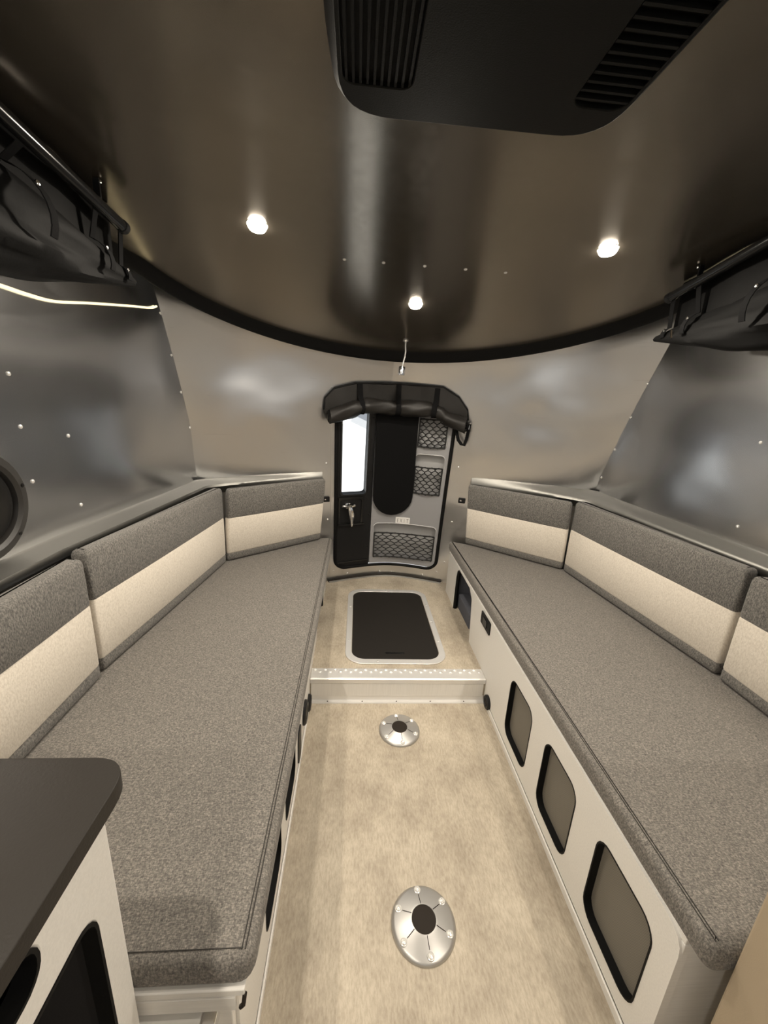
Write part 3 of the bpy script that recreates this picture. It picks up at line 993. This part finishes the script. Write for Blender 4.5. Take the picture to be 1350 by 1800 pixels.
# ------------------------------------------------------------------ table pedestal sockets
def socket(y, label):
    x = -0.0119
    o = thing('table_socket', (x, y, 0), label, 'table socket', 'table sockets in the floor')
    mb = MB()
    mb.lathe((x, y, 0), (0, 0, 1), [(0.090, 0), (0.090, 0.003), (0.087, 0.008), (0.080, 0.011), (0.055, 0.016), (0.040, 0.0205), (0.034, 0.0215), (0.0335, 0.0205), (0.0335, 0.012)], 48)
    mb.build('flange', MAT['alu_cast'], o, smooth=50)
    mb = MB(); mb.lathe((x, y, 0.012), (0, 0, 1), [(0.0333, 0), (0.0333, 0.0090), (0.029, 0.0098), (0.001, 0.0100)], 32); mb.build('cap', MAT['cap'], o)
    for k in range(6):
        a = PI / 2 + k * PI / 3 + 0.10
        sx, sy = x + 0.074 * math.cos(a), y + 0.074 * math.sin(a)
        mb = MB(); mb.lathe((sx, sy, 0.010), (0, 0, 1), [(0.0095, 0), (0.0095, 0.0042), (0.0075, 0.0052), (0.0070, 0.0040), (0.006, 0.0075), (0.002, 0.009), (0.001, 0.007)], 16)
        mb.build('screw', MAT['rivet'], o)
        mb = MB()
        mb.tube([(x + r * math.cos(a), y + r * math.sin(a), z) for r, z in ((0.036, 0.0224), (0.048, 0.0187), (0.062, 0.0148))], 0.0009, 5)
        mb.build('groove', MAT['cap'], o)
socket(0.7522, 'round satin aluminium table socket in the floor, the one nearer the camera')
socket(1.4293, 'round satin aluminium table socket in the floor just in front of the step')

# ------------------------------------------------------------------ galley at the left, partition at the right
wt = plate('worktop', round_poly([(-1.16, -0.3), (-0.556, -0.3), (-0.556, 0.496), (-1.16, 0.496)], [0, 0, 0.055, 0], 8), [], lambda a, b, d: Vector((a, b, d)), 0.834, 0.862, MAT['counter'], None, bevel=0.004)
tag(wt, 'dark grey worktop with a rounded corner over the white galley cabinet', 'worktop')
gc = thing('galley_cabinet', (-0.85, 0.1, 0), 'white galley cabinet with open cut-outs under the dark worktop', 'cabinet')
gm = lambda y, z, d: Vector((-0.568 + d, y, z))
lower = rrect(0.05, 0.06, 0.392, 0.722, 0.035, 5)
upper = rrect(-0.1, 0.762, 0.312, 0.822, 0.028, 5)
plate('front_panel', [(-0.3, 0.0), (0.437, 0.0), (0.437, 0.8335), (-0.3, 0.8335)], [lower, upper], gm, -0.018, 0.0, MAT['white_laminate'], gc, bevel=0.003)
for h in (lower, upper):
    plate('opening_edge', inset(h, -0.001), [inset(h, 0.004)], gm, -0.022, 0.001, MAT['black_trim'], gc)
mb = MB()
mb.box(-1.10, -0.588, 0.419, 0.437, 0.0, 0.8335)
mb.build('end_panel', MAT['white_laminate'], gc, smooth=0, bevel=0.002)
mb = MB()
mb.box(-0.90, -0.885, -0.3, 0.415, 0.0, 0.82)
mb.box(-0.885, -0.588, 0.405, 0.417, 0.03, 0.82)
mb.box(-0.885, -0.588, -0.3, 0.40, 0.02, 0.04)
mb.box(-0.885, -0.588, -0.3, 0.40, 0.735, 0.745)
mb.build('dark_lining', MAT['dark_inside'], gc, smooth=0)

tp = thing('partition_cabinet', (0.8, 0.05, 0), 'plain tan laminate cabinet side at the end of the right bench', 'cabinet')
mb = MB(); mb.box(0.462, 1.19, -0.5, 0.430, 0.0, 0.86); mb.build('body', MAT['tan'], tp, smooth=0, bevel=0.004)
mb = MB(); mb.box(0.458, 1.19, -0.5, 0.434, 0.861, 0.885); mb.build('top', MAT['counter'], tp, smooth=0, bevel=0.004)

# ------------------------------------------------------------------ speaker on the left wall
sp = thing('wall_speaker', SW(-1, 1.02, 1.08), 'round charcoal speaker on the left metal wall', 'speaker')
c = SW(-1, 1.02, 1.08, 0.0)
mb = MB(); mb.lathe(c, (1, 0, 0), [(0.150, 0.0), (0.150, 0.012), (0.143, 0.022), (0.122, 0.026), (0.112, 0.020), (0.108, 0.008), (0.108, 0.002)], 48)
mb.build('ring', MAT['speaker'], sp)
mb = MB(); mb.lathe(c, (1, 0, 0), [(0.107, 0.0), (0.104, 0.012), (0.095, 0.012), (0.045, 0.004), (0.040, 0.010), (0.020, 0.018), (0.001, 0.020)], 40)
mb.build('cone', MAT['black_gloss'], sp)
for k in range(6):
    a = k * PI / 3 + 0.25
    mb = MB(); mb.lathe(c + Vector((0.024, 0.133 * math.cos(a), 0.133 * math.sin(a))), (1, 0, 0), [(0.006, 0), (0.005, 0.003), (0.001, 0.004)], 8); mb.build('screw', MAT['black_gloss'], sp)

# ------------------------------------------------------------------ ceiling lights, reading lamp, air conditioner
def ceil_n(y):
    sl = (CEIL(y + .01) - CEIL(y - .01)) / .02
    return Vector((0, sl, -1)).normalized()
def puck(x, y, label):
    n = ceil_n(y)
    p = Vector((x, y, CEIL(y)))
    o = thing('ceiling_light', p, label, 'ceiling light', 'round ceiling lights')
    mb = MB(); mb.lathe(p, n, [(0.033, 0), (0.0325, 0.0015), (0.031, 0.002), (0.0295, 0.002), (0.0295, 0.001)], 32); mb.build('bezel', MAT['alu'], o)
    mb = MB(); mb.lathe(p + n * 0.002, n, [(0.0290, 0), (0.0280, 0.006), (0.024, 0.012), (0.014, 0.016), (0.001, 0.018)], 48); mb.build('lens', MAT['puck'], o)
    ld = bpy.data.lights.new('ceiling_light_lamp', 'AREA'); ld.shape = 'DISK'; ld.size = 0.05
    ld.energy = PUCK_W; ld.color = PUCK_COL
    lo = bpy.data.objects.new('lamp', ld); COL.objects.link(lo)
    lo.parent = o
    lo.location = n * 0.026
    lo.rotation_euler = n.to_track_quat('-Z', 'Y').to_euler()
    lo.rotation_euler = (-n).to_track_quat('Z', 'Y').to_euler()
puck(-0.575, 1.455, 'glowing round light in the ceiling above the left bench')
puck(0.542, 1.42, 'glowing round light in the ceiling above the right bench')
puck(-0.008, 1.915, 'glowing round light in the ceiling near its rear edge, beside the reading lamp')
puck(-0.84, 0.35, 'unseen round ceiling light added above the dark worktop')  # lights from here on are out of frame, added for fill and floor shadows
puck(0.82, 0.35, 'unseen round ceiling light added above the tan cabinet')
puck(-0.84, -0.55, 'unseen round ceiling light added near the front windows, on the worktop side')
puck(0.82, -0.55, 'unseen round ceiling light added near the front windows, on the tan cabinet side')

p = Vector((-0.002, 2.29, CEIL(2.29)))
n = ceil_n(2.29)
rl = thing('reading_lamp', p, 'small chrome gooseneck reading lamp hanging at the rear edge of the ceiling', 'lamp')
mb = MB(); mb.lathe(p, n, [(0.016, 0), (0.016, 0.004), (0.010, 0.008), (0.005, 0.012)], 20); mb.build('mount', MAT['chrome'], rl)
mb = MB()
pp = [p + n * 0.008, p + Vector((0.001, 0.0, -0.03)), p + Vector((0.004, 0.003, -0.055)), p + Vector((0.001, 0.004, -0.085)), p + Vector((-0.006, 0.004, -0.115)), p + Vector((-0.009, 0.004, -0.135))]
mb.tube(pp, 0.0042, 8); mb.build('neck', MAT['alu_cast'], rl, smooth=60)
mb = MB(); q = p + Vector((-0.009, 0.004, -0.130))
mb.lathe(q, (-0.08, 0, -1), [(0.006, 0), (0.016, 0.003), (0.018, 0.008), (0.018, 0.044), (0.015, 0.046), (0.014, 0.040)], 20); mb.build('head', MAT['chrome'], rl)

zb = 1.87
ac = thing('air_conditioner', (-0.06, 0.5, zb), 'dark air conditioner with rounded corners hanging below the ceiling', 'air conditioner')
lpA = dense(round_poly([(-0.300, -0.12), (0.185, -0.12), (0.185, 0.865), (-0.300, 0.868)], [0.08, 0.08, 0.10, 0.10], 8), 0.1)
gl = dense(rrect(-0.285, 0.10, -0.175, 0.790, 0.02, 4), 0.1)
gr = dense(rrect(0.083, 0.10, 0.172, 0.785, 0.025, 4), 0.1)
mb = MB()
mb.loft([[(a, b, CEIL(b) + 0.002) for a, b in inset(lpA, -0.012)], [(a, b, zb + 0.022) for a, b in inset(lpA, -0.004)], [(a, b, zb + 0.008) for a, b in inset(lpA, 0.0)], [(a, b, zb + 0.001) for a, b in inset(lpA, 0.008)]], False, False)
mb.build('shell', MAT['ac'], ac, smooth=60)
plate('bottom_cover', inset(lpA, 0.007), [gl, gr], lambda a, b, d: Vector((a, b, zb + d)), 0.012, 0.0, MAT['ac'], ac, bevel=0.003)
mb = MB(); mb.box(-0.29, 0.18, 0.05, 0.80, zb + 0.009, zb + 0.014); mb.build('grille_back', MAT['ac'], ac, smooth=0)
for k in range(10):
    mb = MB(); x = -0.279 + 0.011 * k
    mb.box(x - 0.002, x + 0.002, 0.10, 0.788, zb + 0.001, zb + 0.011); mb.build('slat', MAT['ac'], ac, smooth=0)
for k in range(38):
    mb = MB(); y = 0.12 + 0.0175 * k
    mb.box(0.084, 0.171, y - 0.0025, y + 0.0025, zb + 0.001, zb + 0.011); mb.build('slat', MAT['ac'], ac, smooth=0)

# ------------------------------------------------------------------ curtain rods, rolled curtains, glowing lines for wall reflections
for side, nm in ((-1, 'left'), (1, 'right')):
    if side < 0:
        P = [Vector((-0.95, y, 1.893 - 0.11 * max(0, y - 0.95))) for y in (-0.35, 0.3, 0.95, 1.2, 1.40)]
        yend = 1.455
        xr = -0.955
    else:
        P = [Vector((0.90, y, 1.893 - 0.19 * max(0, y - 1.2))) for y in (-0.35, 0.3, 0.95, 1.2, 1.58)]
        yend = 1.625
        xr = 0.905
    rod = thing('curtain_rod', P[-1], 'black curtain rod under the ceiling along the %s wall' % nm, 'curtain rod', 'curtain rods along both walls')
    mb = MB(); mb.tube(P, 0.016, 14); mb.build('tube', MAT['black_gloss'], rod, smooth=60)
    mb = MB(); mb.lathe(P[-1], (P[-1] - P[-2]), [(0.018, -0.01), (0.018, 0.006), (0.012, 0.012), (0.001, 0.014)], 14); mb.build('end_cap', MAT['black_plastic'], rod)
    for yb in (yend - 0.16, yend - 0.75, yend - 1.3):
        zt = CEIL(yb)
        zr = P[2].z if yb < 0.95 else P[2].z + (P[-1].z - P[2].z) * (yb - 0.95) / (P[-1].y - 0.95)
        mb = MB(); mb.box(xr - 0.006, xr + 0.010, yb - 0.003, yb + 0.003, zr - 0.01, zt); mb.build('hanger', MAT['black_plastic'], rod, smooth=0)
        mb = MB(); mb.lathe((xr - side * 0.011, yb, zt - 0.008), (-side, -0.3, 0), [(0.005, 0), (0.004, 0.003), (0.001, 0.004)], 10); mb.build('snap', MAT['chrome'], rod)
    cur = thing('rolled_curtain', (xr, 0.8, 1.7), 'black curtain bundled up under the rod along the %s wall' % nm, 'curtain', 'bundled curtains along both walls')
    mb = MB()
    rings = []
    NS = 70
    for i in range(NS + 1):
        t = i / NS
        y = yend - (yend + 0.35) * t
        tp_ = min(1, t * 3.2)
        tp_ = math.sin(tp_ * PI / 2)
        hz = 0.010 + 0.085 * tp_          # half height
        hx = 0.012 + 0.100 * tp_
        ctr = Vector((xr + side * (0.01 + 0.075 * tp_), y, (P[-1].z - 0.085) - 0.030 * tp_ - 0.05 * (1 - tp_)))
        rg = []
        for k in range(28):
            a = 2 * PI * k / 28
            f_ = 1 + 0.16 * math.sin(2 * a + 1.5 + 3 * y) + 0.10 * math.sin(5 * a + 9 * y) * tp_ + 0.05 * math.sin(9 * a - 14 * y)
            f_ += 0.10 * noise.noise(Vector((math.cos(a) * 1.5, math.sin(a) * 1.5, y * 5 + side * 7)))
            rg.append(ctr + Vector((hx * f_ * math.cos(a), 0, hz * f_ * math.sin(a) + side * 0.030 * tp_ * math.cos(a))))
        rings.append(rg)
    mb.loft(rings); mb.build('bundle', MAT['black_satin'], cur, smooth=60)
    mb = MB()
    rings = []
    for k in range(25):
        y = yend - 0.04 - (yend + 0.31) * k / 24
        xq = xr + side * (0.040 + 0.006 * math.sin(k * 1.7))
        zt = CEIL(y) - 0.004; zq = P[-1].z - 0.10
        rings.append([(xq, y, zt), (xq + side * 0.006, y, zt), (xq + side * 0.006, y, zq), (xq, y, zq)])
    mb.loft(rings); mb.build('added_backing', MAT['black_satin'], cur, smooth=50)  # black sheet added behind the rod to darken the ceiling's reflection
    # straps looping from the rod around the bundle, each with a snap
    for yb in (yend - 0.06, yend - 0.17, yend - 0.42, yend - 0.75, yend - 1.15):
        tq = (yend - yb) / (yend + 0.35)
        tp_ = math.sin(min(1, tq * 3.2) * PI / 2)
        hz = 0.010 + 0.085 * tp_; hx = 0.012 + 0.100 * tp_
        ctr = Vector((xr + side * (0.01 + 0.075 * tp_), yb, (P[-1].z - 0.085) - 0.030 * tp_ - 0.05 * (1 - tp_)))
        pts = [ctr + Vector((1.22 * hx * math.cos(a) * -side, 0, 1.22 * hz * math.sin(a))) for a in [(-0.1 + 0.5 * k / 8) * PI for k in range(9)]]
        pts = [Vector((xr, yb, ctr.z + 0.085 + 0.030 * tp_ + 0.05 * (1 - tp_) + 0.017))] + list(reversed(pts))
        rings = [[q + Vector((0, -0.010, 0)), q + Vector((0, 0.010, 0)), q + Vector((-side * 0.003, 0.010, 0)), q + Vector((-side * 0.003, -0.010, 0))] for q in pts]
        mb = MB(); mb.loft(rings); so = mb.build('strap', MAT['black_cloth'], cur, smooth=60)
        q = pts[4]
        mb = MB(); mb.lathe(q + Vector((-side * 0.004, 0, 0)), (-side, -0.2, 0), [(0.006, 0), (0.005, 0.003), (0.001, 0.004)], 10); mb.build('snap', MAT['chrome'], so)
    if side > 0:
        mb = MB(); mb.tube([(xr - 0.01, yend - 0.10, 1.700), (xr - 0.012, yend - 0.11, 1.672)], 0.004, 6); mb.build('zip_pull', MAT['chrome'], cur)
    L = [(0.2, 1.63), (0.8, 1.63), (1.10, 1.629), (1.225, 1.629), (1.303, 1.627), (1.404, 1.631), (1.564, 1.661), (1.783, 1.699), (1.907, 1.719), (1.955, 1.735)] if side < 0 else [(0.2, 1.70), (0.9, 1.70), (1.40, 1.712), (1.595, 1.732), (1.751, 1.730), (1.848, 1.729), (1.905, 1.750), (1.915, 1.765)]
    ls = thing('reflection_line', SW(side, L[0][0], L[0][1], 0.0), 'slim warm glowing line imitating a reflection along the %s metal wall below the bundled curtain' % nm, 'reflection line', 'reflection lines on the metal walls')
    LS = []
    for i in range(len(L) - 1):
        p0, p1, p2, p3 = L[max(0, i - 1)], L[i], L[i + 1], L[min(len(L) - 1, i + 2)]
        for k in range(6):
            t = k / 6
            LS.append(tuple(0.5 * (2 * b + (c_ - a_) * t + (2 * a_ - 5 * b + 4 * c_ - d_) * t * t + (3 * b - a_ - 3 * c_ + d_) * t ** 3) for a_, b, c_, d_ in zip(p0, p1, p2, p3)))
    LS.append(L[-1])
    mb = MB(); mb.tube([SW(side, y, z, 0.006) for y, z in LS], 0.0042, 6)  # glowing tube laid on the wall in place of a mirrored line of light
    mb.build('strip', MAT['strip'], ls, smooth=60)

# ------------------------------------------------------------------ outdoors, seen through the door window
mb = MB(); mb.box(-25, 25, -20, 30, -0.75, -0.70)
tag(mb.build('ground', MAT['concrete'], smooth=0), kind='structure')
sh = thing('garden_shed', (-0.4, 7.0, -0.7), 'white gabled shed outside, seen through the rear door window', 'shed')
mb = MB()
g = [(-2.35, -0.70), (1.65, -0.70), (1.65, 0.22), (-0.35, 1.06), (-2.35, 0.22)]
mb.loft([[(a, 6.0, b) for a, b in g], [(a, 9.0, b) for a, b in g]])
mb.build('wall', MAT['white_paint'], sh, smooth=0)
mb = MB()
for s_ in (-1, 1):
    e = Vector((s_ * 2.0, 0, -0.84)); pk = Vector((-0.35, 0, 1.06))
    a = [pk, pk + e, pk + e + Vector((0, 0, 0.03)), pk + Vector((0, 0, 0.03))]
    mb.loft([[q + Vector((0, 6.0, 0)) for q in a], [q + Vector((0, 9.0, 0)) for q in a]])
mb.build('roof', MAT['white_paint'], sh, smooth=0)
